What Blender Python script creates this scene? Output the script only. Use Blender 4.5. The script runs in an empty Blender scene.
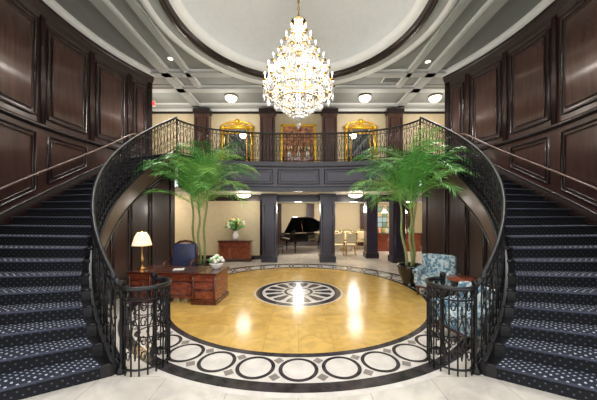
import bpy, math, random, bisect
from mathutils import Vector, Matrix
random.seed(7)
R=math.radians
sc=bpy.context.scene
sc.view_settings.view_transform='Standard'
sc.view_settings.exposure=0.5
CY=8.0; H=2.35; ZF=4.62; ZC=8.65; N=22; RH=ZF/N

# ---------------- materials ----------------
def srgb(r,g,b):
    f=lambda c:(c/255/12.92) if c/255<=0.04045 else ((c/255+0.055)/1.055)**2.4
    return (f(r),f(g),f(b),1)
def mat(name,col,rough=0.5,metal=0.0,var=0.12,scale=6,stretch=(1,1,1),emit=0,bump=0.0,coat=0.0,trans=0.0,ecol=None,spec=0.5,col2=None,p0=0.3,p1=0.7):
    m=bpy.data.materials.new(name); m.use_nodes=True
    nt=m.node_tree; b=nt.nodes['Principled BSDF']
    c=srgb(*col)
    tc=nt.nodes.new('ShaderNodeTexCoord'); mp=nt.nodes.new('ShaderNodeMapping')
    mp.inputs['Scale'].default_value=stretch
    no=nt.nodes.new('ShaderNodeTexNoise'); no.inputs['Scale'].default_value=scale; no.inputs['Detail'].default_value=4
    cr=nt.nodes.new('ShaderNodeValToRGB')
    cr.color_ramp.elements[0].position=p0; cr.color_ramp.elements[1].position=p1
    cr.color_ramp.elements[0].color=[max(0,x*(1-var)) for x in c[:3]]+[1]
    cr.color_ramp.elements[1].color=srgb(*col2) if col2 else [min(1,x*(1+var)) for x in c[:3]]+[1]
    nt.links.new(tc.outputs['Object'],mp.inputs[0]); nt.links.new(mp.outputs[0],no.inputs['Vector'])
    nt.links.new(no.outputs[0],cr.inputs[0]); nt.links.new(cr.outputs[0],b.inputs['Base Color'])
    b.inputs['Roughness'].default_value=rough; b.inputs['Metallic'].default_value=metal
    b.inputs['Coat Weight'].default_value=coat; b.inputs['Coat Roughness'].default_value=0.15
    b.inputs['Transmission Weight'].default_value=trans
    b.inputs['Specular IOR Level'].default_value=spec
    if emit>0:
        b.inputs['Emission Color'].default_value=srgb(*(ecol or col)); b.inputs['Emission Strength'].default_value=emit
    if bump>0:
        bn=nt.nodes.new('ShaderNodeBump'); bn.inputs['Strength'].default_value=bump
        nt.links.new(no.outputs[0],bn.inputs['Height']); nt.links.new(bn.outputs[0],b.inputs['Normal'])
    return m
def tilemat(name,c1,c2,mort,size,rot,rough,vein=0.15,ms=0.006,nscale=2.2):
    m=bpy.data.materials.new(name); m.use_nodes=True
    nt=m.node_tree; b=nt.nodes['Principled BSDF']
    tc=nt.nodes.new('ShaderNodeTexCoord'); mp=nt.nodes.new('ShaderNodeMapping'); mp.inputs['Rotation'].default_value=(0,0,R(rot))
    br=nt.nodes.new('ShaderNodeTexBrick'); br.offset=0; br.squash=1
    br.inputs['Color1'].default_value=srgb(*c1); br.inputs['Color2'].default_value=srgb(*c2); br.inputs['Mortar'].default_value=srgb(*mort)
    br.inputs['Scale'].default_value=1; br.inputs['Mortar Size'].default_value=ms; br.inputs['Brick Width'].default_value=size; br.inputs['Row Height'].default_value=size
    br.inputs['Bias'].default_value=-0.1
    no=nt.nodes.new('ShaderNodeTexNoise'); no.inputs['Scale'].default_value=nscale; no.inputs['Detail'].default_value=9; no.inputs['Distortion'].default_value=1.6
    mr=nt.nodes.new('ShaderNodeMapRange'); mr.inputs[1].default_value=0.35; mr.inputs[2].default_value=0.65; mr.inputs[3].default_value=1-vein; mr.inputs[4].default_value=1+vein*0.5
    mx=nt.nodes.new('ShaderNodeVectorMath'); mx.operation='SCALE'
    nt.links.new(tc.outputs['Object'],mp.inputs[0]); nt.links.new(mp.outputs[0],br.inputs['Vector']); nt.links.new(mp.outputs[0],no.inputs['Vector'])
    nt.links.new(no.outputs[0],mr.inputs[0]); nt.links.new(br.outputs['Color'],mx.inputs[0]); nt.links.new(mr.outputs[0],mx.inputs['Scale'])
    nt.links.new(mx.outputs[0],b.inputs['Base Color'])
    b.inputs['Roughness'].default_value=rough
    return m
def dotmat(name,base,dot,scale,rad,rot=45,rough=0.9,uv=True):
    m=bpy.data.materials.new(name); m.use_nodes=True
    nt=m.node_tree; b=nt.nodes['Principled BSDF']
    tc=nt.nodes.new('ShaderNodeTexCoord'); mp=nt.nodes.new('ShaderNodeMapping'); mp.inputs['Rotation'].default_value=(0,0,R(rot))
    vo=nt.nodes.new('ShaderNodeTexVoronoi'); vo.inputs['Scale'].default_value=scale; vo.inputs['Randomness'].default_value=0
    if uv: vo.voronoi_dimensions='2D'
    cr=nt.nodes.new('ShaderNodeValToRGB'); cr.color_ramp.interpolation='CONSTANT'
    cr.color_ramp.elements[0].position=0; cr.color_ramp.elements[0].color=srgb(*dot)
    cr.color_ramp.elements[1].position=rad; cr.color_ramp.elements[1].color=srgb(*base)
    nt.links.new(tc.outputs['UV' if uv else 'Object'],mp.inputs[0]); nt.links.new(mp.outputs[0],vo.inputs['Vector'])
    nt.links.new(vo.outputs['Distance'],cr.inputs[0]); nt.links.new(cr.outputs[0],b.inputs['Base Color'])
    b.inputs['Roughness'].default_value=rough
    return m
M={}
M['wood']=mat('dark_walnut',(66,45,40),0.3,var=0.3,scale=3,stretch=(3,3,0.35),coat=0.3)
M['woodp']=mat('dark_walnut_panel',(78,54,47),0.25,var=0.3,scale=3,stretch=(3,3,0.35),coat=0.3)
M['woodtrim']=mat('walnut_moulding',(38,27,25),0.25,coat=0.3)
M['navywood']=mat('navy_brown_panel',(50,44,60),0.3,var=0.15,coat=0.3)
M['navyd']=mat('navy_brown_trim',(32,28,38),0.3,coat=0.3)
M['string']=mat('stringer_wood',(100,78,66),0.3,var=0.2,scale=2,coat=0.3)
M['iron']=mat('black_iron',(18,17,18),0.35,metal=0.4)
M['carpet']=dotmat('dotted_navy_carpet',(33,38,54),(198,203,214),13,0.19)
M['carpet_shaded']=dotmat('shaded_riser_carpet',(12,13,18),(76,82,96),13,0.15)  # same navy carpet with base and dots darkened, riser shade put into the colour
M['nose']=mat('carpet_nosing',(58,62,78),0.8)
M['black']=mat('black_paint',(16,15,17),0.4)
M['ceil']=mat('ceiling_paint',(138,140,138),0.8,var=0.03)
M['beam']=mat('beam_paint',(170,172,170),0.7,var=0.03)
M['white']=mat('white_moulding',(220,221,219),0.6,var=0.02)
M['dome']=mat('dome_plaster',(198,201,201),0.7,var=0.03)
M['beige']=mat('beige_wall',(212,196,162),0.7,var=0.05)
M['cream']=mat('cream_soffit',(224,218,202),0.7,var=0.04)
M['tile']=tilemat('beige_marble_tile',(224,217,206),(216,208,196),(186,178,166),0.95,0,0.13)
M['gold']=tilemat('golden_marble_tile',(222,184,106),(212,170,88),(196,156,90),0.62,0,0.15,0.16,0.004,2.4)
M['ring']=mat('dark_emperador_marble',(62,57,59),0.15,var=0.5,scale=5)
M['wring']=mat('white_marble',(224,218,210),0.15,var=0.12,scale=4)
M['gring']=mat('grey_marble',(146,137,130),0.15,var=0.2,scale=4)
M['brass']=mat('brass',(200,158,90),0.22,metal=1)
M['goldf']=mat('gilt_frame',(232,186,60),0.35,metal=0.6,var=0.25,scale=20)
M['crystal']=mat('crystal',(232,230,226),0.05,trans=0.3,var=0.05,spec=1.0)
M['bulb']=mat('warm_bulb',(255,238,214),0.4,emit=6)
M['shade']=mat('lamp_shade',(250,232,196),0.6,emit=0.6,var=0.03)
M['glow']=mat('opal_glass',(255,244,226),0.3,emit=1.8,var=0.02)
M['leaf']=mat('palm_leaf',(104,176,80),0.36,var=0.3,scale=3)
M['leaf2']=mat('palm_leaf_dark',(60,132,60),0.4,var=0.3,scale=3)
M['leaf3']=mat('palm_leaf_light',(146,200,98),0.36,var=0.2,scale=3)
M['stem']=mat('palm_stem',(150,160,100),0.6,var=0.3,scale=14,stretch=(1,1,4))
M['soil']=mat('soil',(50,36,26),0.9,var=0.4,scale=30)
M['pot']=mat('black_glazed_pot',(24,22,24),0.15,coat=0.6)
M['mahog']=mat('mahogany',(132,64,42),0.22,var=0.5,scale=5,stretch=(1.5,1.5,3),coat=0.5)
M['mahogd']=mat('mahogany_dark',(84,38,26),0.22,var=0.3,scale=8,coat=0.5)
M['deskpad']=mat('desk_leather_top',(70,40,30),0.3,var=0.15)
M['leather']=mat('navy_leather',(48,60,96),0.35,var=0.15)
M['porc']=mat('porcelain',(240,238,232),0.2,var=0.02)
M['flower']=mat('white_flower',(240,240,222),0.7,var=0.08,scale=30)
M['red']=mat('red_flower',(200,60,52),0.6)
M['yel']=mat('yellow_flower',(232,190,70),0.6)
M['fabric']=mat('blue_floral_fabric',(98,142,166),0.8,var=0.15,scale=15,col2=(200,212,212),p0=0.44,p1=0.56)
M['creamf']=mat('cream_fabric',(222,206,170),0.8)
M['mirror']=mat('mirror_glass',(210,214,216),0.04,metal=1,var=0.01)
M['piano']=mat('piano_lacquer',(14,13,15),0.08,coat=0.8)
M['ivory']=mat('ivory_keys',(240,236,224),0.3)
M['neon']=mat('red_exit',(255,40,40),0.5,emit=4)
M['metalw']=mat('white_metal',(225,225,222),0.4)
M['vent']=mat('vent_dark',(90,90,88),0.6)

# ---------------- mesh builder ----------------
class MB:
    def __init__(s): s.v=[];s.f=[];s.m=[];s.sm=[];s.uv=[];s.mats=[];s.X=Matrix.Identity(4)
    def mi(s,n):
        if n not in s.mats: s.mats.append(n)
        return s.mats.index(n)
    def add(s,vs,fs,m,smooth=False,uvs=None):
        o=len(s.v); k=s.mi(m)
        s.v+= [tuple(s.X@Vector(p)) for p in vs]
        for i,f in enumerate(fs):
            s.f.append([o+j for j in f]); s.m.append(k); s.sm.append(smooth); s.uv.append(uvs[i] if uvs else None)
    def box(s,c,d,m,rz=0,rx=0,ry=0):
        T=Matrix.Translation(c)@Matrix.Rotation(rz,4,'Z')@Matrix.Rotation(ry,4,'Y')@Matrix.Rotation(rx,4,'X')
        a,b,e=d[0]/2,d[1]/2,d[2]/2
        vs=[tuple(T@Vector((x*a,y*b,z*e))) for x in(-1,1) for y in(-1,1) for z in(-1,1)]
        s.add(vs,[(0,1,3,2),(4,6,7,5),(0,4,5,1),(2,3,7,6),(0,2,6,4),(1,5,7,3)],m)
    def bb(s,x0,x1,y0,y1,z0,z1,m): s.box(((x0+x1)/2,(y0+y1)/2,(z0+z1)/2),(abs(x1-x0),abs(y1-y0),abs(z1-z0)),m)
    def rbox(s,c,d,r,m,rz=0,rx=0,ry=0,nl=16,nt=8):
        T=Matrix.Translation(c)@Matrix.Rotation(rz,4,'Z')@Matrix.Rotation(ry,4,'Y')@Matrix.Rotation(rx,4,'X')
        h=[max(0,x/2-r) for x in d]; vs=[]
        for i in range(nt):
            ph=-math.pi/2+math.pi*(i)/(nt-1)
            if i==0: ph=-math.pi/2+1e-3
            if i==nt-1: ph=math.pi/2-1e-3
            for j in range(nl):
                a=2*math.pi*(j+0.5)/nl
                n=Vector((math.cos(ph)*math.cos(a),math.cos(ph)*math.sin(a),math.sin(ph)))
                p=Vector([math.copysign(h[k],n[k])+r*n[k] for k in range(3)])
                vs.append(tuple(T@p))
        fs=[(i*nl+j,i*nl+(j+1)%nl,(i+1)*nl+(j+1)%nl,(i+1)*nl+j) for i in range(nt-1) for j in range(nl)]
        fs.append(tuple(reversed(range(nl)))); fs.append(tuple(range((nt-1)*nl,nt*nl)))
        s.add(vs,fs,m,True)
    def tube(s,pts,r,m,n=6,closed=False):
        P=[Vector(p) for p in pts]; L=len(P); rs=r if isinstance(r,(list,tuple)) else [r]*L
        vs=[]; up=None
        for i in range(L):
            if closed: t=P[(i+1)%L]-P[i-1]
            else: t=P[min(i+1,L-1)]-P[max(i-1,0)]
            if t.length<1e-9: t=Vector((0,0,1))
            t.normalize()
            if up is None:
                up=Vector((0,0,1)) if abs(t.z)<0.9 else Vector((1,0,0))
            a=up-t*up.dot(t)
            if a.length<1e-6: a=t.orthogonal()
            a.normalize(); b=t.cross(a); up=a
            for k in range(n):
                w=2*math.pi*k/n
                vs.append(tuple(P[i]+(a*math.cos(w)+b*math.sin(w))*rs[i]))
        fs=[]
        for i in range(L if closed else L-1):
            j=(i+1)%L
            for k in range(n): fs.append((i*n+k,i*n+(k+1)%n,j*n+(k+1)%n,j*n+k))
        if not closed: fs.append(tuple(reversed(range(n)))); fs.append(tuple(range((L-1)*n,L*n)))
        s.add(vs,fs,m,n>4)
    def lathe(s,prof,c,m,n=20,a0=0,a1=2*math.pi,smooth=True):
        full=abs(a1-a0-2*math.pi)<1e-6; k=n if full else n+1
        vs=[(c[0]+r*math.cos(a0+(a1-a0)*j/n),c[1]+r*math.sin(a0+(a1-a0)*j/n),c[2]+z) for r,z in prof for j in range(k)]
        fs=[]
        for i in range(len(prof)-1):
            for j in range(n):
                j2=(j+1)%k
                fs.append((i*k+j,i*k+j2,(i+1)*k+j2,(i+1)*k+j))
        s.add(vs,fs,m,smooth)
    def surf(s,rows,m,smooth=True):
        k=len(rows[0]); vs=[p for r in rows for p in r]
        fs=[(i*k+j,i*k+j+1,(i+1)*k+j+1,(i+1)*k+j) for i in range(len(rows)-1) for j in range(k-1)]
        s.add(vs,fs,m,smooth)
    def prism(s,pts,z0,z1,m):
        n=len(pts); vs=[(x,y,z0) for x,y in pts]+[(x,y,z1) for x,y in pts]
        fs=[tuple(reversed(range(n))),tuple(range(n,2*n))]+[(i,(i+1)%n,n+(i+1)%n,n+i) for i in range(n)]
        s.add(vs,fs,m)
    def ball(s,c,r,m,n=8,sq=1.0):
        s.lathe([(max(1e-4,r*math.cos(R(a))),r*sq*math.sin(R(a))) for a in (-90,-55,-20,20,55,90)],c,m,n)
    def octa(s,c,r,m,h=1.3):
        x,y,z=c
        s.add([(x+r,y,z),(x,y+r,z),(x-r,y,z),(x,y-r,z),(x,y,z+r*h),(x,y,z-r*h)],[(0,1,4),(1,2,4),(2,3,4),(3,0,4),(1,0,5),(2,1,5),(3,2,5),(0,3,5)],m)
    def build(s,name,loc=(0,0,0),rz=0,scale=1):
        me=bpy.data.meshes.new(name); me.from_pydata(s.v,[],s.f); me.update()
        for n in s.mats: me.materials.append(M[n])
        me.polygons.foreach_set('material_index',s.m); me.polygons.foreach_set('use_smooth',s.sm)
        if any(u for u in s.uv):
            ul=me.uv_layers.new(name='UVMap')
            for p,u in zip(me.polygons,s.uv):
                if u:
                    for li,c in zip(p.loop_indices,u): ul.data[li].uv=c
        o=bpy.data.objects.new(name,me); bpy.context.collection.objects.link(o)
        o.location=loc; o.rotation_euler=(0,0,rz); o.scale=(scale,)*3
        return o

def ap(th,r,z,s): return (s*r*math.sin(R(th)),CY-r*math.cos(R(th)),z)
def thi(t): return 33+79*t
def tho(t): return 42+95*t-25*t*t
def t_of_o(th):
    lo,hi=0,1.0
    if th<=42: return 0
    if th>=112: return 1
    for _ in range(30):
        m=(lo+hi)/2
        if tho(m)<th: lo=m
        else: hi=m
    return lo

# ---------------- floor ----------------
b=MB()
b.bb(-12,12,-4,22,-0.2,0,'tile')
def disk(mb,r0,r1,z,m,n=128,c=(0,CY)):
    if r0<=0:
        mb.add([(c[0]+r1*math.cos(2*math.pi*j/n),c[1]+r1*math.sin(2*math.pi*j/n),z) for j in range(n)],[tuple(range(n))],m)
    else: mb.lathe([(r1,z),(r0,z)],(c[0],c[1],0),m,n,smooth=False)
disk(b,0,3.62,0.002,'gold')
disk(b,3.58,3.70,0.004,'ring'); disk(b,3.70,4.36,0.003,'wring'); disk(b,4.36,4.56,0.004,'ring')
disk(b,4.56,4.66,0.003,'wring')
nc=38
for i in range(nc):
    a=2*math.pi*(i+0.5)/nc; c=(4.03*math.cos(a),CY+4.03*math.sin(a))
    disk(b,0.245,0.305,0.006,'ring',32,c)
    disk(b,0,0.245,0.005,'wring',32,c)
    a2=2*math.pi*i/nc
    for rr in (4.24,3.81):
        c2=(rr*math.cos(a2),CY+rr*math.sin(a2))
        b.add([(c2[0]+0.09*math.cos(a2+k*math.pi/2),c2[1]+0.09*math.sin(a2+k*math.pi/2),0.0055) for k in range(4)],[(0,1,2,3)],'gring')
disk(b,0,1.28,0.003,'wring',64); disk(b,1.10,1.28,0.005,'ring',64); disk(b,0.36,0.44,0.005,'ring',48)
disk(b,1.30,1.34,0.005,'wring',64)
for i in range(14):
    a=2*math.pi*i/14; pts=[]
    for (r_,w_) in ((0.5,0.04),(0.78,0.12),(0.98,0.14),(1.03,0.0),(0.98,-0.14),(0.78,-0.12),(0.5,-0.04)):
        pts.append((r_*math.cos(a)-w_*math.sin(a),CY+r_*math.sin(a)+w_*math.cos(a),0.005))
    b.add(pts,[tuple(range(7))],'ring')
for i in range(8):
    a=2*math.pi*i/8
    b.add([(0.3*math.cos(a+k)*q,CY+0.3*math.sin(a+k)*q,0.006) for k,q in((-.15,.3),(0,1),(.15,.3))],[(0,1,2)],'gring')
b.build('floor')

# ---------------- ceiling ----------------
b=MB()
def hole(mb,x0,x1,y0,y1,r,z,m,n=96):
    vin=[];vout=[]
    for j in range(n):
        a=2*math.pi*j/n; dx,dy=math.cos(a),math.sin(a)
        vin.append((r*dx,CY+r*dy,z))
        k=min((x1 if dx>0 else x0)/dx if abs(dx)>1e-6 else 1e9,((y1-CY) if dy>0 else (y0-CY))/dy if abs(dy)>1e-6 else 1e9)
        vout.append((k*dx,CY+k*dy,z))
    mb.add(vin+vout,[(j,(j+1)%n,n+(j+1)%n,n+j) for j in range(n)],m)
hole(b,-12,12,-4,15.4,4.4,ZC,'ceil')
for X,Y in((-12,-4),(12,-4),(-12,15.4),(12,15.4)):
    sx=-1 if X<0 else 1; sy=-1 if Y<0 else 1
    b.add([(X,Y,ZC),(X-sx*3,Y,ZC),(X,Y-sy*3,ZC)],[(0,1,2)],'ceil')
c=(0,CY,0)
b.lathe([(4.62,ZC),(4.62,ZC-0.14),(4.55,ZC-0.2),(4.42,ZC-0.2),(4.36,ZC-0.12)],c,'white',96)
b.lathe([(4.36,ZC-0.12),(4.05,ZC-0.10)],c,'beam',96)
b.lathe([(4.05,ZC-0.10),(4.03,ZC-0.18),(3.92,ZC-0.18),(3.88,ZC-0.06),(3.84,ZC+0.02)],c,'woodtrim',96)
b.lathe([(3.84,ZC+0.02),(3.7,ZC+0.05),(3.62,ZC+0.2),(3.62,ZC+0.3)],c,'white',96)
b.lathe([(3.62,ZC+0.3)]+[(3.6*math.cos(R(q)),ZC+0.3+1.1*math.sin(R(q))) for q in (8,18,30,42,54,66,78,89.5)],c,'dome',96)
zb=ZC-0.16
def beam(x0,x1,y0,y1):
    b.bb(x0,x1,y0,y1,zb,ZC-0.001,'beam')
    w=0.05
    if (x1-x0)<(y1-y0):
        for x in(x0,x1): b.bb(x-w,x+w,y0,y1,ZC-0.08,ZC-0.002,'white')
    else:
        for y in(y0,y1): b.bb(x0,x1,y-w,y+w,ZC-0.08,ZC-0.002,'white')
for s in(-1,1):
    beam(min(s*5.6,s*6.0),max(s*5.6,s*6.0),-3,14.9)
    beam(min(s*4.75,s*4.95),max(s*4.75,s*4.95),-3,12.6)
    beam(min(s*3.0,s*7.0),max(s*3.0,s*7.0),11.3,11.65)
beam(-8,8,12.7,13.1); beam(-11,11,14.7,15.05)
b.build('ceiling')
for x,y in((-3.55,13.75),(3.5,13.75),(7.2,13.75)):
    f=MB(); f.lathe([(0.001,0),(0.2,0),(0.22,-0.05),(0.32,-0.07),(0.32,-0.1)],(0,0,0),'brass',24)
    f.lathe([(0.31,-0.1),(0.29,-0.2),(0.2,-0.3),(0.08,-0.35),(0.001,-0.36)],(0,0,0),'glow',24)
    f.ball((0,0,-0.38),0.03,'brass')
    f.build('flush_mount_light',(x,y,ZC))
for x,y in((-5.15,10.5),(5.3,10.7)):
    f=MB(); f.lathe([(0.13,0),(0.13,-0.02),(0.09,-0.02)],(0,0,0),'metalw',20); f.lathe([(0.09,-0.015),(0.001,-0.01)],(0,0,0),'bulb',20)
    f.build('recessed_downlight',(x,y,ZC))
f=MB(); f.box((0,0,-0.01),(0.9,0.5,0.02),'metalw')
for i in range(7): f.box((0,-0.19+i*0.063,-0.025),(0.8,0.03,0.012),'vent')
f.build('air_vent',(4.35,12.15,ZC-0.002))
f=MB(); f.box((0,0,0),(0.5,0.06,0.24),'metalw'); f.box((0,-0.035,0),(0.44,0.01,0.18),'neon'); f.tube([(0,0,0.12),(0,0,0.62)],0.015,'metalw')
f.build('exit_sign',(-7.35,12.95,ZC-0.78))

# ---------------- curved side walls ----------------
def side_wall(s):
    b=MB(); W=7.5
    ths=[40+i*2.0 for i in range(40)]; ths=[t for t in ths if t<119]+[119]
    b.surf([[ap(t,W,0,s) for t in ths],[ap(t,W,ZC,s) for t in ths]],'wood')
    b.surf([[ap(t,W+0.25,0,s) for t in ths],[ap(t,W+0.25,ZC,s) for t in ths]],'wood')
    e0=ap(119,W,0,s); e1=ap(119,W+0.25,0,s)
    b.add([e0,e1,(e1[0],e1[1],ZC),(e0[0],e0[1],ZC)],[(0,1,2,3)],'wood')
    b.bb(min(s*6.75,s*11.9),max(s*6.75,s*11.9),11.62,11.8,0,ZC,'beige')
    def sweep(prof,t0,t1,m):
        n=max(2,int((t1-t0)/2)+1); rows=[[ap(t0+(t1-t0)*j/n,r,z,s) for j in range(n+1)] for r,z in prof]
        b.surf(rows,m)
    sweep([(W,ZC-0.62),(W-0.04,ZC-0.6),(W-0.04,ZC-0.5),(W-0.12,ZC-0.42),(W-0.2,ZC-0.3),(W-0.2,ZC-0.2)],40,119,'woodtrim')
    sweep([(W-0.2,ZC-0.2),(W-0.26,ZC-0.18),(W-0.34,ZC-0.08),(W-0.34,ZC)],40,119,'white')
    sweep([(W,4.86),(W-0.06,4.88),(W-0.08,4.95),(W-0.05,5.0),(W,5.02)],40,119,'woodtrim')
    bd=[48,61,74,87,100,111.5,118.6]
    def frame(t0,t1,z0,z1,off=0.0,r=0.03,m='woodtrim'):
        f0=z0 if callable(z0) else (lambda t:z0)
        f1=z1 if callable(z1) else (lambda t:z1)
        n=8; pts=[]
        for j in range(n+1): t=t0+(t1-t0)*j/n; pts.append(ap(t,W-off,f0(t),s))
        for j in range(n+1): t=t1+(t0-t1)*j/n; pts.append(ap(t,W-off,f1(t),s))
        b.tube(pts,r,m,6,closed=True)
    def zst(t): return t_of_o(t)*ZF
    for i in range(len(bd)-1):
        t0,t1=bd[i],bd[i+1]
        q=1.5
        sweep([(W,5.3),(W-0.03,5.34),(W-0.03,7.75),(W,7.8)],t0+q+1.0,t1-q-1.0,'woodp')
        frame(t0+q,t1-q,5.2,7.9,0.01,0.045); frame(t0+q+1.0,t1-q-1.0,5.35,7.75,0.03,0.02)
        if t1<=100.5:
            g=lambda t:min(4.55,zst(t)+0.62)
            te=t1-q
            if 4.7-g(t1-q)>0.25:
                frame(t0+q,te,g,4.7,0.01,0.035); frame(t0+q+0.8,te-0.8,lambda t:g(t)+0.12,4.58,0.02,0.018)
        sweep([(W,5.02),(W-0.05,5.02),(W-0.05,ZC-0.5),(W,ZC-0.5)],t0-0.55,t0+0.55,'wood')
        for dt in (-0.55,0.55): b.tube([ap(t0+dt,W-0.05,5.02,s),ap(t0+dt,W-0.05,ZC-0.5,s)],0.014,'woodtrim',5)
    sweep([(W-0.001,0),(W-0.07,0),(W-0.07,ZC-0.3),(W,ZC-0.3)],117.6,119,'woodtrim')
    n=40; lo=[];hi=[];hi2=[]
    for j in range(n+1):
        t=42+70*j/n; z=zst(t); lo.append(ap(t,W-0.02,max(0,z-0.3),s)); hi.append(ap(t,W-0.02,z+0.42,s)); hi2.append(ap(t,W,z+0.44,s))
    b.surf([lo,hi,hi2],'woodtrim')
    b.tube([ap(42+70*j/n,W-0.02,zst(42+70*j/n)+0.42,s) for j in range(n+1)],0.025,'woodtrim')
    b.build('wall_left' if s<0 else 'wall_right')
    h=MB(); pts=[ap(45+73*j/n,W-0.13,t_of_o(45+73*j/n)*ZF+1.1,s) for j in range(n+1)]
    h.tube(pts,0.032,'string',8)
    for j in range(2,n,5):
        p=pts[j]; t=45+73*j/n
        h.tube([p,(p[0],p[1],p[2]-0.08),ap(t,W-0.01,p[2]-0.1,s)],0.012,'brass',5)
    h.build('wall_handrail')
for s in(-1,1): side_wall(s)

# ---------------- stairs ----------------
def stairs(s):
    b=MB(); ri,ro=5.0,7.47; v=0
    for k in range(N):
        t0,t1=k/N,(k+1)/N; z0,z1=k*RH,(k+1)*RH
        def P(t,f,z,off=0):
            a=Vector(ap(thi(t),ri,z,s)); c=Vector(ap(tho(t),ro,z,s))
            return tuple(a+(c-a)*f)
        a=P(t0,0,z0);c_=P(t0,1,z0);w=(Vector(a)-Vector(c_)).length
        d=(Vector(P(t0,0.5,0))-Vector(P(t0+0.01,0.5,0))).normalized()*0.035
        fr=0.05
        for f0,f1,mr,mt in((0,fr,'black','black'),(fr,0.985,'carpet_shaded','carpet')):
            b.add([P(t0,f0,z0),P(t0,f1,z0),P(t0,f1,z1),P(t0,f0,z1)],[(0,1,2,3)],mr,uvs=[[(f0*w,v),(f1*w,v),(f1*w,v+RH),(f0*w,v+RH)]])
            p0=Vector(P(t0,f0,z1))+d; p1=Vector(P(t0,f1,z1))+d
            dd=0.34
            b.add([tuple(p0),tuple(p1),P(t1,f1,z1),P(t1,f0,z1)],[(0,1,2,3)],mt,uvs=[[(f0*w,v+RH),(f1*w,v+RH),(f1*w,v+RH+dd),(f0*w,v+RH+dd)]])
            b.tube([tuple(p0-Vector((0,0,0.018))),tuple(p1-Vector((0,0,0.018)))],0.019,'nose' if mt=='carpet' else 'black',6)
        v+=RH+0.34
    n=44; A=[];B=[];C=[];D=[];S1=[];S2=[]
    for j in range(n+1):
        t=j/n; z=t*ZF; th=thi(t); zt=z+0.2; zl=max(0.0,z-0.42)
        A.append(ap(th,4.9,zl,s));B.append(ap(th,4.9,zt,s));C.append(ap(th,5.01,zt,s));D.append(ap(th,5.01,zl,s))
        if z-0.42>0:
            S1.append(ap(th,4.9,zl,s)); S2.append(ap(tho(t),7.47,zl,s))
    b.surf([A,B],'string'); b.surf([B,C],'black',False); b.surf([C,D],'black')
    b.surf([S1,S2],'cream')
    b.tube([(p[0],p[1],p[2]) for p in B],0.028,'black'); b.tube([(p[0],p[1],p[2]+0.01) for p in A if p[2]>0],0.03,'woodtrim')
    p=ap(33,4.9,0,s);q=ap(33,5.01,0,s); b.add([p,q,(q[0],q[1],.2),(p[0],p[1],.2)],[(0,1,2,3)],'black')
    u=b; ths=[]
    for j in range(n+1):
        th=42+71*j/n; z=(min(th,112)-33)/79*ZF-0.42
        if z<0.05: continue
        ths.append((th,z))
    u.surf([[ap(t,5.15,0,s) for t,z in ths],[ap(t,5.15,z,s) for t,z in ths]],'wood')
    u.surf([[ap(t,5.14,0,s) for t,z in ths],[ap(t,5.11,0,s) for t,z in ths],[ap(t,5.11,min(z,0.22),s) for t,z in ths],[ap(t,5.15,min(z,0.25),s) for t,z in ths]],'woodtrim')
    for a,c_ in((70,79),(80.5,89),(90.5,99.5),(101,110.5)):
        zz=lambda t:(t-33)/79*ZF-0.42-0.25
        pts=[ap(a+(c_-a)*j/6,5.14,0.45,s) for j in range(7)]+[ap(c_+(a-c_)*j/6,5.14,zz(c_+(a-c_)*j/6),s) for j in range(7)]
        u.tube(pts,0.028,'woodtrim',6,closed=True)
    e=ap(113,5.15,0,s); g=ap(113,6.9,0,s)
    u.add([e,g,(g[0],g[1],3.4),(e[0],e[1],3.4)],[(0,1,2,3)],'wood')
    b.build('staircase')
for s in(-1,1): stairs(s)

# ---------------- balcony ----------------
def bez(u):
    P0=Vector((-4.54,9.84));C1=Vector((-4.13,10.86));C2=Vector((-3.0,11.5));P3=Vector((0,11.5))
    return P0*(1-u)**3+C1*3*u*(1-u)**2+C2*3*u*u*(1-u)+P3*u**3
L=[bez(j/24) for j in range(25)]
front=[(p.x,p.y) for p in L]+[(-p.x,p.y) for p in reversed(L[:-1])]
def offs(path,d):
    out=[]
    for i,p in enumerate(path):
        a=Vector(path[max(0,i-1)]);c_=Vector(path[min(len(path)-1,i+1)]); t=(c_-a).normalized(); nrm=Vector((-t.y,t.x))
        q=Vector(p)+nrm*d; out.append((q.x,q.y))
    return out
ZB=3.42
b=MB()
for s_ in (0,1):
    z=(ZF,ZB)[s_]
    b.surf([[(x,y,z) for x,y in front],[(x,15.2,z) for x,y in front]],'cream',False)
    for s in(-1,1):
        q=ap(112,7.47,0,s)
        b.add([(s*4.54,9.84,z),(q[0],q[1],z),(q[0],15.2,z),(s*4.54,15.2,z)],[(0,1,2,3)],'cream')
        b.add([(q[0],11.85,z),(s*11.88,11.85,z),(s*11.88,15.2,z),(q[0],15.2,z)],[(0,1,2,3)],'cream')
def strip(path,z0,z1,m): b.surf([[(x,y,z0) for x,y in path],[(x,y,z1) for x,y in path]],m)
strip(front,ZB,ZF,'navywood')
f2=offs(front,-0.05)
strip(f2,ZF-0.12,ZF+0.06,'navyd'); b.surf([[(x,y,ZF+0.06) for x,y in f2],[(x,y,ZF+0.06) for x,y in offs(front,0.15)]],'navyd',False)
b.surf([[(x,y,ZF-0.12) for x,y in f2],[(x,y,ZF-0.16) for x,y in front]],'navyd',False)
strip(f2,ZB-0.03,ZB+0.14,'navyd'); b.surf([[(x,y,ZB+0.14) for x,y in f2],[(x,y,ZB+0.18) for x,y in front]],'navyd',False)
b.surf([[(x,y,ZB-0.03) for x,y in f2],[(x,y,ZB-0.03) for x,y in offs(front,0.25)]],'navyd',False)
b.tube([(x,y,ZF-0.14) for x,y in f2],0.03,'navyd')
cum=[0]
for i in range(1,len(front)): cum.append(cum[-1]+(Vector(front[i])-Vector(front[i-1])).length)
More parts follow.
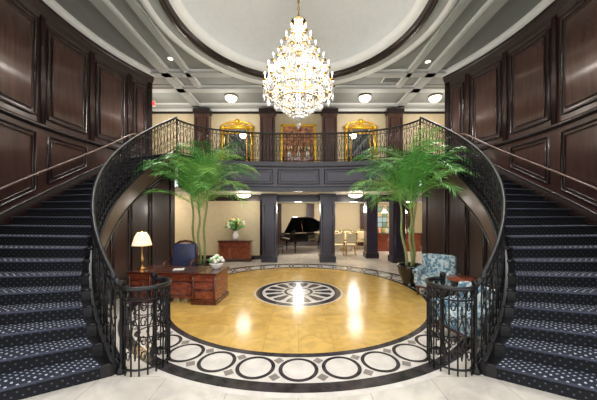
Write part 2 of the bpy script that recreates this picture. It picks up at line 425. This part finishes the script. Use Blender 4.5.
def at(path,d):
    i=min(max(bisect.bisect_right(cum,d)-1,0),len(path)-2); f=(d-cum[i])/(cum[i+1]-cum[i])
    return (path[i][0]*(1-f)+path[i+1][0]*f,path[i][1]*(1-f)+path[i+1][1]*f)
T=cum[-1]; f3=offs(front,-0.012); np_=5; seg=T/np_
for i in range(np_):
    a,c_=i*seg+0.12,(i+1)*seg-0.12
    for ins,rad in((0,0.03),(0.1,0.015)):
        aa,cc=a+ins,c_-ins; z0,z1=ZB+0.3+ins,ZF-0.28-ins
        pts=[at(f3,aa+(cc-aa)*j/8)+(z0,) for j in range(9)]+[at(f3,cc+(aa-cc)*j/8)+(z1,) for j in range(9)]
        b.tube(pts,rad,'navyd',6,closed=True)
b.build('balcony')

# ---------------- railings ----------------
def resample(P,step):
    P=[Vector(p) for p in P]; c=[0]
    for i in range(1,len(P)): c.append(c[-1]+(P[i].xy-P[i-1].xy).length)
    n=max(2,round(c[-1]/step)); out=[]
    for k in range(n+1):
        d=c[-1]*k/n; i=min(max(bisect.bisect_right(c,d)-1,0),len(P)-2); f=(d-c[i])/max(1e-9,c[i+1]-c[i])
        out.append(P[i].lerp(P[i+1],f))
    return out
def rail(b,path,hz=1.3,step=0.15):
    base=0.09
    b.tube([(p[0],p[1],p[2]+base) for p in path],0.018,'iron')
    b.tube([(p[0],p[1],p[2]+hz-0.17) for p in path],0.013,'iron')
    b.tube([(p[0],p[1],p[2]+hz) for p in path],0.036,'black',8)
    Q=resample(path,step)
    up=Vector((0,0,1))
    for i,p in enumerate(Q):
        r=0.0125
        b.tube([p+up*0.0,p+up*(hz-0.02)],r,'iron',5)
        b.ball(tuple(p+up*0.64),0.026,'iron',6); 
        if i<len(Q)-1:
            q=Q[i+1]; d=q-p; hd=d.copy()
            def U(u,v): return tuple(p+hd*u+up*v)
            b.tube([U(0.5+0.33*math.cos(a),hz-0.085+0.06*math.sin(a)) for a in [2*math.pi*k/8 for k in range(8)]],0.009,'iron',4,closed=True)
            if i%2==0:
                for sg in(-1,1):
                    pts=[]
                    for k in range(13):
                        x=k/12; vv=0.22+0.8*x
                        pts.append(U(0.5+sg*0.42*math.sin(math.pi*x)*math.cos(math.pi*2*x*1.0),vv))
                    b.tube(pts,0.0095,'iron',4)
            else:
                for cv,sg in((0.28,1),(0.5,-1),(0.78,1),(1.0,-1)):
                    pts=[]
                    for k in range(10):
                        a=k/9*2*math.pi*1.1; rr=(1-0.55*k/9)
                        pts.append(U(0.5+sg*0.42*rr*math.cos(a),cv+0.085*rr*math.sin(a)))
                    b.tube(pts,0.0095,'iron',4)
def newel(b,p,hz=1.36):
    b.lathe([(0.07,0),(0.07,0.06),(0.035,0.1),(0.03,0.2),(0.045,0.24),(0.028,0.3),(0.026,hz-0.2),(0.045,hz-0.16),(0.03,hz-0.1),(0.05,hz-0.04),(0.05,hz),(0.001,hz+0.03)],p,'iron',10)
for s in(-1,1):
    b=MB()
    path=[]
    for j in range(61):
        t=j/60; z=t*ZF+0.2*1.0
        path.append(ap(thi(t),4.955,z,s))
    rail(b,path,1.22,0.15)
    C=(s*2.40,4.12); RR=0.33
    pts=[]
    for k in range(19):
        a=R(225+235*k/18); pts.append((C[0]+(RR*math.cos(a) if s<0 else -RR*math.cos(a)),C[1]+RR*math.sin(a),0.0))
    rail(b,pts,1.27,0.115)
    newel(b,(pts[0][0],pts[0][1],0)); newel(b,(pts[-1][0],pts[-1][1],0))
    e=ap(33,4.955,0,s)
    b.tube([(pts[0][0],pts[0][1],1.27),(e[0],e[1],1.42)],0.034,'black',8)
    b.tube([(pts[0][0],pts[0][1],0.09),(e[0],e[1],0.25)],0.018,'iron')
    b.build('stair_railing')
b=MB(); rp=offs(front,0.06)
rail(b,[(x,y,ZF+0.06) for x,y in rp],1.27,0.15)
for k in (0,len(rp)-1): newel(b,(rp[k][0],rp[k][1],ZF+0.06),1.3)
b.build('balcony_railing')

# ---------------- back walls upper ----------------
b=MB(); b.bb(-12,12,15.2,15.4,ZF,ZC,'beige')
b.bb(-11.9,11.9,15.08,15.2,ZC-0.3,ZC-0.001,'white')
b.bb(-11.9,11.9,15.12,15.2,ZC-0.42,ZC-0.3,'woodtrim')
b.build('wall_back_upper')
b=MB(); b.bb(-11.9,11.9,15.12,15.2,ZF,ZF+0.25,'woodtrim'); b.build('baseboard_upper')
for s in(-1,1):
    b=MB(); b.bb(s*11.9,s*12.1,11.7,15.3,0,ZC,'beige'); b.build('wall_corridor_'+('left' if s<0 else 'right'))
for x in(-5.45,-1.75,1.75,5.45):
    b=MB(); w=0.42
    b.bb(-w,w,-0.2,0.2,0,ZC-ZF-0.32,'woodp'); b.bb(-w-.05,w+.05,-0.24,0.2,0,0.3,'woodtrim'); b.bb(-w-.06,w+.06,-0.25,0.2,ZC-ZF-0.6,ZC-ZF-0.32,'woodtrim')
    b.tube([(-w+.12,-0.2,0.5),(w-.12,-0.2,0.5),(w-.12,-0.2,3.2),(-w+.12,-0.2,3.2)],0.022,'woodtrim',5,closed=True)
    b.build('pilaster',(x,14.86,ZF+0.002))
def gmirror(x):
    b=MB(); w=0.85;h0,h1=0.5,2.8
    b.bb(-w,w,-0.02,0,h0,h1,'mirror')
    for a,c_ in(((-w,h0),(-w,h1)),((w,h0),(w,h1)),((-w,h0),(w,h0)),((-w,h1),(w,h1))):
        b.tube([(a[0],-0.04,a[1]),(c_[0],-0.04,c_[1])],0.1,'goldf',8)
    for a in(-0.55,0.55): b.tube([(a,-0.03,h0),(a,-0.03,h1)],0.045,'goldf',6)
    b.tube([(-w,-0.03,h1-0.32),(w,-0.03,h1-0.32)],0.045,'goldf',6)
    b.tube([(-w*math.cos(R(q)),-0.05,h1+0.05+0.3*math.sin(R(q))) for q in range(0,181,15)],0.05,'goldf',8)
    for sg in(-1,1):
        b.tube([(sg*(0.15+0.5*k/12*math.cos(k*0.5)),-0.05,h1+0.15+0.12*math.sin(k*0.6)) for k in range(13)],0.04,'goldf',6)
        for z in(h0,h1): b.ball((sg*w,-0.06,z),0.14,'goldf',10)
    b.ball((0,-0.06,h1+0.34),0.16,'goldf',10)
    b.build('gilt_wall_mirror',(x,15.17,ZF))
gmirror(-3.55); gmirror(3.6)
M['paint']=mat('painting_canvas',(176,120,84),0.6,var=0.9,scale=5)
b=MB(); b.bb(-0.95,0.95,-0.05,0,0.4,2.9,'paint')
for x0,x1,z0,z1 in((-1.02,-0.9,0.35,2.95),(0.9,1.02,0.35,2.95),(-1.02,1.02,0.3,0.42),(-1.02,1.02,2.85,2.97)): b.bb(x0,x1,-0.12,0,z0,z1,'goldf')
b.build('framed_painting',(0,15.17,ZF))
b=MB()
b.bb(-0.9,0.9,-0.25,0.25,0.85,0.93,'mahogd')
for x in(-.8,.8):
    for y in(-.2,.2): b.tube([(x,y,0),(x,y,.5),(x,y,.85)],[0.025,0.04,0.05],'mahogd',8)
b.bb(-.85,.85,-.22,.22,.7,.85,'mahog')
for x in(-.5,0,.5): b.lathe([(0.06,0.93),(0.1,1.0),(0.13,1.12),(0.05,1.25),(0.07,1.3)],(x,0,0),'porc',14)
for x in(-.5,0,.5):
    for k in range(10): b.ball((x+random.uniform(-.14,.14),random.uniform(-.12,.12),1.35+random.uniform(0,.25)),0.06,random.choice(['red','flower','yel','leaf']),6)
b.build('console_table',(0,14.6,ZF+0.002))

# ---------------- lower back area ----------------
b=MB(); b.bb(-12,-1.95,13.9,14.05,0,ZB-0.01,'beige'); b.bb(-12,-1.95,13.86,13.9,0,0.2,'woodtrim'); b.bb(-4.8,-1.95,13.87,13.9,3.1,ZB-0.01,'woodtrim')
b.bb(-2.05,-1.9,13.9,20,0,ZB-0.01,'wood')
b.build('wall_back_left')
b=MB(); b.bb(-2,12,20,20.2,0,ZB,'beige'); b.bb(-2,12,19.9,20,0,0.9,'wood'); b.bb(-2,12,19.88,20,0.9,0.98,'woodtrim')
for x in(-1.6,0.9,2.5,5.0,8.4): b.bb(x-.3,x+.3,19.85,20,0,3.2,'wood')
b.build('wall_back')
b=MB(); b.bb(11.8,12,14.1,20,0,3.2,'beige'); b.build('wall_lounge_right')
b=MB(); b.bb(-1.9,12,14.05,20.2,3.22,3.38,'cream'); b.bb(-1.9,12,13.75,14.05,3.05,ZB-0.01,'navywood'); b.build('ceiling_lounge')
for i,(x,y) in enumerate(((-1.45,13.3),(1.45,13.3),(4.0,14.45),(4.95,13.1))):
    b=MB(); w=0.35 if i<2 else 0.3; hc=3.2 if i==2 else 3.4
    b.bb(-w,w,-w,w,0,hc,'navywood'); b.bb(-w-.05,w+.05,-w-.05,w+.05,0,0.3,'navyd'); b.bb(-w-.05,w+.05,-w-.05,w+.05,hc-0.2,hc,'navyd')
    b.tube([(-w+.1,-w,0.5),(w-.1,-w,0.5),(w-.1,-w,2.85),(-w+.1,-w,2.85)],0.02,'navyd',5,closed=True)
    b.build('column',(x,y,0))
b=MB(); b.bb(-1.3,1.3,0,0.05,0,2,'black')
M['w1']=mat('pane_amber',(196,170,120),0.4,emit=0.35); M['w2']=mat('pane_green',(110,140,112),0.4,emit=0.3); M['w3']=mat('pane_blue',(150,168,172),0.4,emit=0.45); M['w4']=mat('bottle_red',(150,84,60),0.4,emit=0.2)
for i in range(7):
    for j in range(5):
        b.bb(-1.25+i*0.36,-1.25+i*0.36+0.32,-0.02,0,0.05+j*0.39,0.05+j*0.39+0.35,random.choice(['w1','w2','w3','w3']))
b.build('window_1',(6.9,19.8,0.99))
b=MB(); b.bb(-1.4,1.4,-0.3,0.3,0,1.1,'mahog'); b.bb(-1.5,1.5,-0.4,0.4,1.1,1.17,'mahogd')
for i in range(14): b.lathe([(0.05,1.17),(0.05,1.38),(0.02,1.45),(0.02,1.52)],(-1.2+i*0.18,0.1,0),random.choice(['w1','w2','leaf2','w4']),8)
b.build('bar_counter',(6.5,17.2,0))
for x,z in((5.6,2.75),(6.9,2.75)):
    b=MB(); b.tube([(0,0,0.2),(0,0,0.72)],0.012,'brass'); b.lathe([(0.05,0.22),(0.2,0.0),(0.19,-0.02)],(0,0,0),'glow',14); b.build('pendant_lamp',(x,17,z-0.25))
for x,y in((-2.65,12.6),(2.75,12.6)):
    b=MB(); b.lathe([(0.001,0),(0.3,0),(0.36,-0.06),(0.34,-0.14),(0.2,-0.22),(0.001,-0.25)],(0,0,0),'glow',24); b.lathe([(0.37,-0.03),(0.38,-0.07),(0.36,-0.09)],(0,0,0),'brass',24)
    b.build('flush_mount_light',(x,y,ZB-0.001))

# ---------------- chandelier ----------------
b=MB()
b.tube([(0,0,8.35),(0,0,9.95)],0.02,'brass',6)
for k in range(14): 
    b.tube([(0.035*math.cos(a),0.035*math.sin(a)*(k%2) ,8.45+k*0.11+0.06*math.sin(a)) if k%2==0 else (0,0.035*math.cos(a),8.45+k*0.11+0.06*math.sin(a)) for a in[2*math.pi*i/8 for i in range(8)]],0.008,'brass',4,closed=True)
b.lathe([(0.25,9.98),(0.25,9.94),(0.1,9.88),(0.02,9.8)],(0,0,0),'brass',20)
b.lathe([(0.001,5.2),(0.07,5.25),(0.1,5.35),(0.03,5.46),(0.05,5.6),(0.14,5.75),(0.06,5.9),(0.05,6.1),(0.16,6.2),(0.2,6.3),(0.08,6.4),(0.04,6.55),(0.12,6.7),(0.05,6.85),(0.04,7.1),(0.12,7.2),(0.05,7.32),(0.04,7.6),(0.1,7.75),(0.04,7.9),(0.03,8.1),(0.12,8.22),(0.03,8.36)],(0,0,0),'crystal',14)
def cry(p,r=0.03,h=1.4): b.octa(p,r,'crystal',h)
def strand(p,q,sag,n,r=0.028):
    p=Vector(p);q=Vector(q)
    for k in range(n+1):
        u=k/n; c_=p.lerp(q,u); c_.z-=sag*4*u*(1-u); cry(c_,r)
tiers=[(16,1.06,6.26),(14,0.92,6.72),(10,0.62,7.2),(8,0.4,7.62),(6,0.22,7.98)]
for ti,(n,r,z) in enumerate(tiers):
    tips=[]
    for i in range(n):
        a=2*math.pi*(i+0.5*(ti%2))/n; ca,sa=math.cos(a),math.sin(a)
        prof=[(0.04,z-0.05),(r*0.25,z-0.02),(r*0.5,z-0.14),(r*0.75,z-0.17),(r*0.95,z-0.1),(r,z)]
        b.tube([(q*ca,q*sa,w) for q,w in prof],0.018,'brass',5)
        b.lathe([(0.015,0),(0.06,0.02),(0.07,0.045),(0.03,0.05)],(r*ca,r*sa,z),'brass',8)
        b.tube([(r*ca,r*sa,z+0.05),(r*ca,r*sa,z+0.18)],0.018,'porc',6)
        b.lathe([(0.001,0),(0.022,0.02),(0.024,0.045),(0.008,0.08),(0.001,0.09)],(r*ca,r*sa,z+0.18),'bulb',6)
        tips.append((r*ca,r*sa,z))
        for k in range(3):
            aa=a+(k-1)*0.06*1.0/r
            for m_ in range(3): cry((r*math.cos(aa),r*math.sin(aa),z-0.06-m_*0.07-(0.04 if k==1 else 0)),0.026)
            cry((r*math.cos(aa),r*math.sin(aa),z-0.3-(0.05 if k==1 else 0)),0.044,2.0)
        for q in(0.35,0.65): 
            for m_ in range(3): cry((r*q*ca,r*q*sa,z-0.2-m_*0.08),0.03)
    for i in range(n): strand(tips[i],tips[(i+1)%n],0.14,7)
    for i in range(n):
        p=tips[i]; strand((p[0]*0.95,p[1]*0.95,p[2]+0.03),(0.08*p[0]/r,0.08*p[1]/r,z+0.5),0.12,9,0.024)
for i in range(20):
    a=2*math.pi*i/20; ca,sa=math.cos(a),math.sin(a)
    for k in range(12):
        u=k/11; rr=0.8*math.cos(u*math.pi/2*0.92); z=6.12-0.8*u**0.85
        cry((rr*ca,rr*sa,z),0.036)
for z,rr in((6.12,0.8),(5.82,0.62)):
    b.lathe([(rr,z-0.025),(rr+0.03,z),(rr,z+0.025)],(0,0,0),'brass',32)
    for i in range(20):
        a=2*math.pi*(i+.5)/20; cry((rr*math.cos(a),rr*math.sin(a),z-0.08),0.03,2.0)
for i in range(12):
    a=2*math.pi*i/12; strand((0.12*math.cos(a),0.12*math.sin(a),8.25),(0.34*math.cos(a),0.34*math.sin(a),7.65),0.1,9,0.024)
b.lathe([(0.05,8.12),(0.2,8.18),(0.24,8.26)],(0,0,0),'brass',16)
b.octa((0,0,5.1),0.08,'crystal',1.5)
b.build('chandelier',(0,CY,0))

# ---------------- palms ----------------
def palm(name,loc,stems,seed):
    random.seed(seed)
    b=MB()
    b.lathe([(0.001,0),(0.24,0),(0.26,0.03),(0.22,0.07),(0.28,0.2),(0.37,0.42),(0.4,0.58),(0.43,0.66),(0.41,0.7),(0.37,0.66),(0.36,0.6)],(0,0,0),'pot',28)
    b.lathe([(0.365,0.6),(0.001,0.63)],(0,0,0),'soil',20)
    for (dx,dy,tx,ty,ht) in stems:
        n=10; P=[(dx+(tx-dx)*(k/n)+0.04*math.sin(k*0.9),dy+(ty-dy)*k/n,0.6+(ht-0.6)*k/n) for k in range(n+1)]
        b.tube(P,[0.05-0.018*k/n for k in range(n+1)],'stem',8)
        for k in range(1,18):
            u=k/18; i=u*n; i0=int(i); p=Vector(P[i0]).lerp(Vector(P[min(i0+1,n)]),i-i0); b.lathe([(0.051-0.018*u,-0.008),(0.057-0.018*u,0),(0.051-0.018*u,0.008)],p,'stem',8)
        top=Vector(P[-1])
        b.tube([top,top+Vector((0,0,0.35))],[0.045,0.02],'leaf3',8)
        nf=15
        for i in range(nf):
            az=2*math.pi*(i*0.381966)+random.uniform(-.3,.3)
            Lf=random.uniform(1.9,2.35)
            ox,oy=loc[0]+top.x,loc[1]+top.y-CY; dx_,dy_=math.cos(az),math.sin(az)
            B_=ox*dx_+oy*dy_; C_=ox*ox+oy*oy-4.85**2
            allow=-B_+math.sqrt(max(0,B_*B_-C_)) if C_<0 else 0.4
            el0=86-50*((i+0.5)/nf)+random.uniform(-6,6)
            if allow<1.4: el0=max(el0,64)
            Lf=min(Lf,allow*1.4+0.4)
            el=R(el0)
            pos=top+Vector((0,0,0.3-0.25*i/nf)); seg=18; ds=Lf/seg; pts=[pos.copy()]; dirs=[]
            for k in range(seg):
                d=Vector((math.cos(el)*math.cos(az),math.cos(el)*math.sin(az),math.sin(el))); dirs.append(d)
                pos=pos+d*ds; pts.append(pos.copy()); el-=R(1.8+7.4*(k/seg))
            dirs.append(dirs[-1])
            b.tube(pts,[0.014*(1-0.85*k/seg) for k in range(seg+1)],'leaf3',4)
            mt=random.choice(['leaf','leaf','leaf2','leaf3'])
            nl=30
            for k in range(nl):
                u=0.16+0.84*(k+0.5)/nl; ii=u*seg; i0=min(int(ii),seg-1); p=pts[i0].lerp(pts[i0+1],ii-i0); d=dirs[i0]
                side=d.cross(Vector((0,0,1))); 
                if side.length<1e-3: side=Vector((math.sin(az),-math.cos(az),0))
                side.normalize(); upv=side.cross(d)
                ll=0.64*math.sin(math.pi*(0.16+0.7*u))**0.7*random.uniform(.8,1.1)+0.04
                for sg in(-1,1):
                    ld=(side*sg*0.8+d*(0.5+0.5*u)+upv*random.uniform(0.05,0.35)).normalized()
                    g=random.uniform(0.15,0.42)
                    m1=p+ld*ll*0.5; e=p+ld*ll*0.95+Vector((0,0,-g*ll)); m1.z-=0.03*ll
                    wv=d*0.015
                    b.add([tuple(p-wv*0.4),tuple(p+wv*0.4),tuple(m1+wv),tuple(e),tuple(m1-wv)],[(0,1,2,4),(4,2,3)],mt)
    b.build(name,loc)
palm('potted_palm',(-3.45,9.15,0),[(-0.12,0,-0.3,0.0,2.75),(0.1,0.05,0.26,-0.1,3.1),(0.02,-0.08,0.0,-0.15,2.45)],3)
palm('potted_palm',(3.74,8.75,0),[(-0.12,0,-0.36,0.0,2.8),(0.12,0.05,0.14,-0.05,3.05),(0.0,-0.08,-0.08,-0.2,2.45)],11)

# ---------------- desk ----------------
b=MB(); W=1.2;D=0.45
b.bb(-W-.04,W+.04,-D-.04,D+.04,0.78,0.83,'mahogd'); b.bb(-W+.45,W-.45,-D+.08,D-.08,0.83,0.833,'deskpad')
b.bb(-W-.02,W+.02,-D-.02,D+.02,0.74,0.78,'mahog')
for x0,x1 in((-W,-W+.62),(W-.62,W)):
    b.bb(x0,x1,-D,D,0.08,0.74,'mahog'); b.bb(x0-.03,x1+.03,-D-.03,D+.03,0,0.1,'mahogd')
    for z0,z1 in((0.14,0.36),(0.4,0.6)):
        b.tube([(x0+.07,-D-.003,z0),(x1-.07,-D-.003,z0),(x1-.07,-D-.003,z1),(x0+.07,-D-.003,z1)],0.014,'mahogd',5,closed=True)
        for sx in(-.12,.12): b.ball(((x0+x1)/2+sx,-D-.02,(z0+z1)/2),0.016,'brass',6)
    for xx in(x0+.02,x1-.02): b.tube([(xx,-D-.01,0.1),(xx,-D-.01,0.74)],0.025,'mahogd',8)
b.bb(-W+.62,W-.62,-D+.1,-D+.14,0.12,0.74,'mahog'); b.bb(-W+.62,W-.62,-D+.06,D,0.6,0.74,'mahog')
b.tube([(-.5,-D+.09,0.2),(.5,-D+.09,0.2),(.5,-D+.09,.56),(-.5,-D+.09,.56)],0.016,'mahogd',5,closed=True)
for x in(-.35,0,.35): b.ball((x,-D+.04,.67),0.018,'brass',6)
DR=R(-5); DL=(-3.32,7.35,0); b.build('writing_desk',DL,DR)
def ond(x,y,z=0.834):
    c_,s_=math.cos(DR),math.sin(DR); return (DL[0]+x*c_-y*s_,DL[1]+x*s_+y*c_,z)
b=MB(); b.lathe([(0.001,0),(0.11,0),(0.11,0.02),(0.04,0.05),(0.025,0.12),(0.05,0.2),(0.06,0.28),(0.03,0.36),(0.015,0.42),(0.012,0.66)],(0,0,0),'brass',18)
b.lathe([(0.25,0.66),(0.24,0.72),(0.18,0.92),(0.12,1.02)],(0,0,0),'shade',24); b.lathe([(0.255,0.65),(0.255,0.67)],(0,0,0),'goldf',24); b.ball((0,0,1.06),0.025,'brass')
b.tube([(0,0,0.66),(0,0,1.06)],0.008,'brass',5)
b.build('table_lamp',ond(-1.08,-0.1))
random.seed(5)
b=MB(); b.lathe([(0.001,0),(0.09,0),(0.1,0.02),(0.16,0.1),(0.17,0.14),(0.15,0.14)],(0,0,0),'porc',20)
for k in range(46):
    a=random.uniform(0,6.28); q=random.uniform(0,0.17)**1.0; b.ball((q*math.cos(a),q*math.sin(a),0.17+0.13*(1-(q/0.18)**2)+random.uniform(-.02,.02)),0.042,random.choice(['flower','flower','flower','leaf']),6)
b.build('flower_bowl',ond(0.98,0.15),0,1.15)
b=MB(); b.box((0,0,0.01),(0.42,0.3,0.02),'porc'); b.box((0.02,0.02,0.025),(0.36,0.26,0.01),'ivory'); b.build('paper_stack',ond(0.0,-0.1),0.3,0.7)
b=MB(); b.rbox((0,0,0.62),(0.78,0.72,0.18),0.08,'leather')
b.rbox((0,0.36,1.08),(0.8,0.16,0.8),0.075,'leather',rx=R(-8))
for i in range(5):
    for j in range(5):
        b.ball((-0.28+i*0.14+(0.0),0.245+0.02*j+0.0,0.82+j*0.13),0.018,'brass',6)
b.tube([(-0.4,0.34,0.75),(-0.43,0.38,1.2),(-0.36,0.43,1.43),(-0.2,0.45,1.53),(0,0.46,1.56),(0.2,0.45,1.53),(0.36,0.43,1.43),(0.43,0.38,1.2),(0.4,0.34,0.75)],0.045,'mahogd',8)
for sg in(-1,1):
    b.tube([(sg*.41,0.34,0.95),(sg*.44,0.0,0.95),(sg*.43,-.26,0.92),(sg*.41,-.28,0.62)],0.032,'mahogd',8)
b.tube([(0,0,0.12),(0,0,0.55)],0.04,'iron',8)
for k in range(5):
    a=2*math.pi*k/5; b.tube([(0,0,0.16),(0.34*math.cos(a),0.34*math.sin(a),0.1)],[0.035,0.02],'mahogd',6); b.ball((0.34*math.cos(a),0.34*math.sin(a),0.05),0.05,'iron',8)
b.build('desk_chair',(-3.75,8.3,0),R(4),0.95)

# ---------------- sideboard, flowers ----------------
b=MB(); b.bb(-.85,.85,-.28,.28,1.0,1.06,'mahogd'); b.bb(-.8,.8,-.25,.25,0.14,1.0,'mahog')
for x in(-.74,.74):
    for y in(-.2,.2): b.tube([(x,y,0),(x,y,0.16)],[0.03,0.05],'mahogd',8)
for x in(-.53,0,.53):
    for z0,z1 in((.2,.7),(.75,.95)): b.tube([(x-.22,-.252,z0),(x+.22,-.252,z0),(x+.22,-.252,z1),(x-.22,-.252,z1)],0.014,'brass' if z0<.5 else 'mahogd',5,closed=True)
    b.ball((x,-.27,.85),0.02,'brass',6)
b.build('sideboard',(-3.2,13.3,0))
b=MB(); b.lathe([(0.001,0),(0.1,0),(0.13,0.1),(0.15,0.25),(0.08,0.38),(0.11,0.44)],(0,0,0),'porc',16)
for k in range(60):
    a=random.uniform(0,6.28); e=random.uniform(0.2,1.5); q=random.uniform(.3,.5)
    p=(q*math.cos(a)*math.cos(e),q*math.sin(a)*math.cos(e)*0.8,0.5+q*math.sin(e)*1.1)
    b.tube([(0,0,0.42),p],0.007,'leaf2',4)
    b.ball(p,0.06,random.choice(['flower','flower','leaf','yel','leaf']),6)
b.build('flower_arrangement',(-3.2,13.3,1.06),0,1.1)

# ---------------- piano ----------------
b=MB()
out=[(-0.75,-0.9),(0.75,-0.9),(0.75,-0.1),(0.66,0.4),(0.42,0.8),(0.2,1.15),(-0.1,1.45),(-0.45,1.5),(-0.7,1.3),(-0.75,0.9)]
b.prism(out,0.62,0.98,'piano')
b.bb(-.75,.75,-1.15,-.9,0.62,0.76,'piano'); b.bb(-.62,.62,-1.12,-.92,0.76,0.79,'ivory')
for i in range(24):
    if i%7 not in(2,6): b.bb(-.6+i*.05,-.575+i*.05,-1.03,-.92,0.79,0.81,'black')
b.bb(-.75,-.64,-1.15,-.9,.76,.88,'piano'); b.bb(.64,.75,-1.15,-.9,.76,.88,'piano')
T_=Matrix.Translation((-0.75,0,1.0))@Matrix.Rotation(R(-38),4,'Y')@Matrix.Translation((0.75,0,0))
b.X=T_; b.prism([(x,y) for x,y in out if y>-0.95],0,0.03,'piano'); b.X=Matrix.Identity(4)
b.tube([(0.5,-.3,.98),(0.28,-.3,1.75)],0.012,'brass')
b.box((0,-.7,1.12),(0.7,0.02,0.26),'piano',rx=R(-15))
for x,y in((-.6,-.8),(.6,-.8),(-.3,1.1)):
    b.tube([(x,y,0.05),(x,y,0.3),(x,y,0.62)],[0.04,0.045,0.08],'piano',8); b.ball((x,y,.04),.04,'brass',8)
b.build('grand_piano',(0.35,16.9,0),R(-65),1.15)
b=MB(); b.rbox((0,0,0.5),(0.8,0.38,0.1),0.04,'black')
for x in(-.34,.34):
    for y in(-.13,.13): b.tube([(x,y,0),(x,y,.46)],[0.02,0.03],'piano',6)
b.build('piano_bench',(-1.2,15.7,0),R(-65))
def dchair(loc,rz):
    b=MB(); b.rbox((0,0,0.48),(0.52,0.5,0.1),0.04,'creamf'); 
    for x in(-.22,.22): b.tube([(x,-.2,0),(x,-.2,.45)],[0.018,0.028],'brass',6); b.tube([(x,.22,0),(x,.22,.45),(x*1.05,.3,1.1)],0.022,'brass',6)
    b.rbox((0,.27,.82),(0.46,0.07,0.5),0.034,'creamf',rx=R(-8)); b.tube([(-.23,.3,1.1),(0,.32,1.16),(.23,.3,1.1)],0.022,'brass',6)
    b.build('dining_chair',loc,rz,1.2)
for x,y,a in((2.35,15.4,180),(3.1,15.5,175),(2.5,16.9,0),(3.3,17.0,10),(4.6,16.4,90),(4.1,17.9,200)): dchair((x,y,0),R(a))
b=MB(); b.lathe([(0.001,0.86),(0.55,0.86),(0.55,0.9),(0.001,0.9)],(0,0,0),'mahog',24); b.lathe([(0.3,0),(0.28,0.04),(0.05,0.12),(0.05,0.86)],(0,0,0),'mahogd',16); b.build('dining_table',(5.8,15.4,0))

# ---------------- armchairs & table ----------------
def armchair(loc,rz,sc_):
    b=MB()
    b.rbox((0,0.02,0.33),(0.84,0.78,0.22),0.06,'fabric'); b.rbox((0,-0.04,0.48),(0.58,0.66,0.16),0.07,'fabric')
    b.rbox((0,0.36,0.72),(0.78,0.18,0.66),0.085,'fabric',rx=R(-12)); b.rbox((0,0.27,0.7),(0.56,0.14,0.42),0.065,'fabric',rx=R(-12))
    for sg in(-1,1):
        b.rbox((sg*.38,-0.02,0.48),(0.13,0.74,0.34),0.05,'fabric'); b.tube([(sg*.39,-.4,.63),(sg*.39,.3,.66)],0.085,'fabric',12)
        b.rbox((sg*.36,0.3,0.84),(0.12,0.22,0.4),0.055,'fabric',rx=R(-12))
        for y in(-.32,.34): b.tube([(sg*.36,y,0),(sg*.35,y,.12),(sg*.35,y,.24)],[0.02,0.028,0.04],'mahogd',8)
        b.ball((sg*.39,-.41,.63),.03,'mahogd')
    b.box((0,-.38,.25),(.8,.03,.04),'mahogd')
    b.build('armchair',loc,rz,sc_)
armchair((4.02,7.65,0),R(-42),1.1)
armchair((3.15,4.95,0),R(-78),0.95)
b=MB(); b.lathe([(0.001,0.74),(0.38,0.74),(0.39,0.76),(0.38,0.79),(0.001,0.79)],(0,0,0),'mahog',28); b.lathe([(0.05,0.2),(0.07,0.3),(0.03,0.45),(0.06,0.6),(0.1,0.74)],(0,0,0),'mahogd',14)
for k in range(3):
    a=2*math.pi*k/3; b.tube([(0,0,.28),(.15*math.cos(a),.15*math.sin(a),.24),(.28*math.cos(a),.28*math.sin(a),.02)],[.04,.035,.025],'mahogd',8)
b.build('side_table',(4.1,6.45,0),0,1.0)

# ---------------- lights ----------------
def light(name,t,loc,e,col=(1,0.94,0.86),size=0.15,**k):
    l=bpy.data.lights.new(name,t); l.energy=e; l.color=col
    if t!='AREA': l.shadow_soft_size=size
    for a,v in k.items(): setattr(l,a,v)
    o=bpy.data.objects.new(name,l); bpy.context.collection.objects.link(o); o.location=loc; return o
for k in range(4):
    a=2*math.pi*k/4+.4; light('chandelier_bulb_light','POINT',(0.75*math.cos(a),CY+0.75*math.sin(a),6.45),75,size=0.3)
light('chandelier_top_light','POINT',(0.0,CY-0.3,7.9),75,size=0.2)
for x in(-3.55,3.5,7.2,-7.2): light('ceiling_lamp_light','POINT',(x,13.6,ZC-1.2),56,size=0.2)
for x in(-2.65,2.75): light('soffit_lamp_light','POINT',(x,12.6,ZB-0.5),30,size=0.35)
for x,y,e in((0,16.2,120),(3.5,16.5,110),(7,16.5,100),(-7,12.5,55),(7,12.5,55)): light('lounge_fill_light','POINT',(x,y,2.75),e,size=0.2)  # added fill points without fixtures, brighten the lounge and under-balcony sides
for s in(-1,1):
    for y in(3.0,6.5,10.3):
        light('downlight_spot','SPOT',(s*5.35,y,ZC-0.2),440,(1,0.96,0.92),0.3,spot_size=R(105),spot_blend=0.7)
    light('downlight_spot','SPOT',(s*1.6,2.6,ZC-0.7),360,(1,0.97,0.94),0.6,spot_size=R(110),spot_blend=0.8)
light('table_lamp_light','POINT',ond(-1.08,-0.1,1.66),5,size=0.05)
w=bpy.data.worlds.new('World'); sc.world=w; w.use_nodes=True
w.node_tree.nodes['Background'].inputs[0].default_value=(0.96,0.97,1.0,1); w.node_tree.nodes['Background'].inputs[1].default_value=1.55

# ---------------- camera ----------------
cd=bpy.data.cameras.new('camera'); cam=bpy.data.objects.new('camera',cd); bpy.context.collection.objects.link(cam)
cam.location=(0,0,H); cam.rotation_euler=(R(90),0,0); cd.sensor_width=36; cd.lens=261/597*36; cd.shift_y=15/597; cd.clip_start=0.05
sc.camera=cam
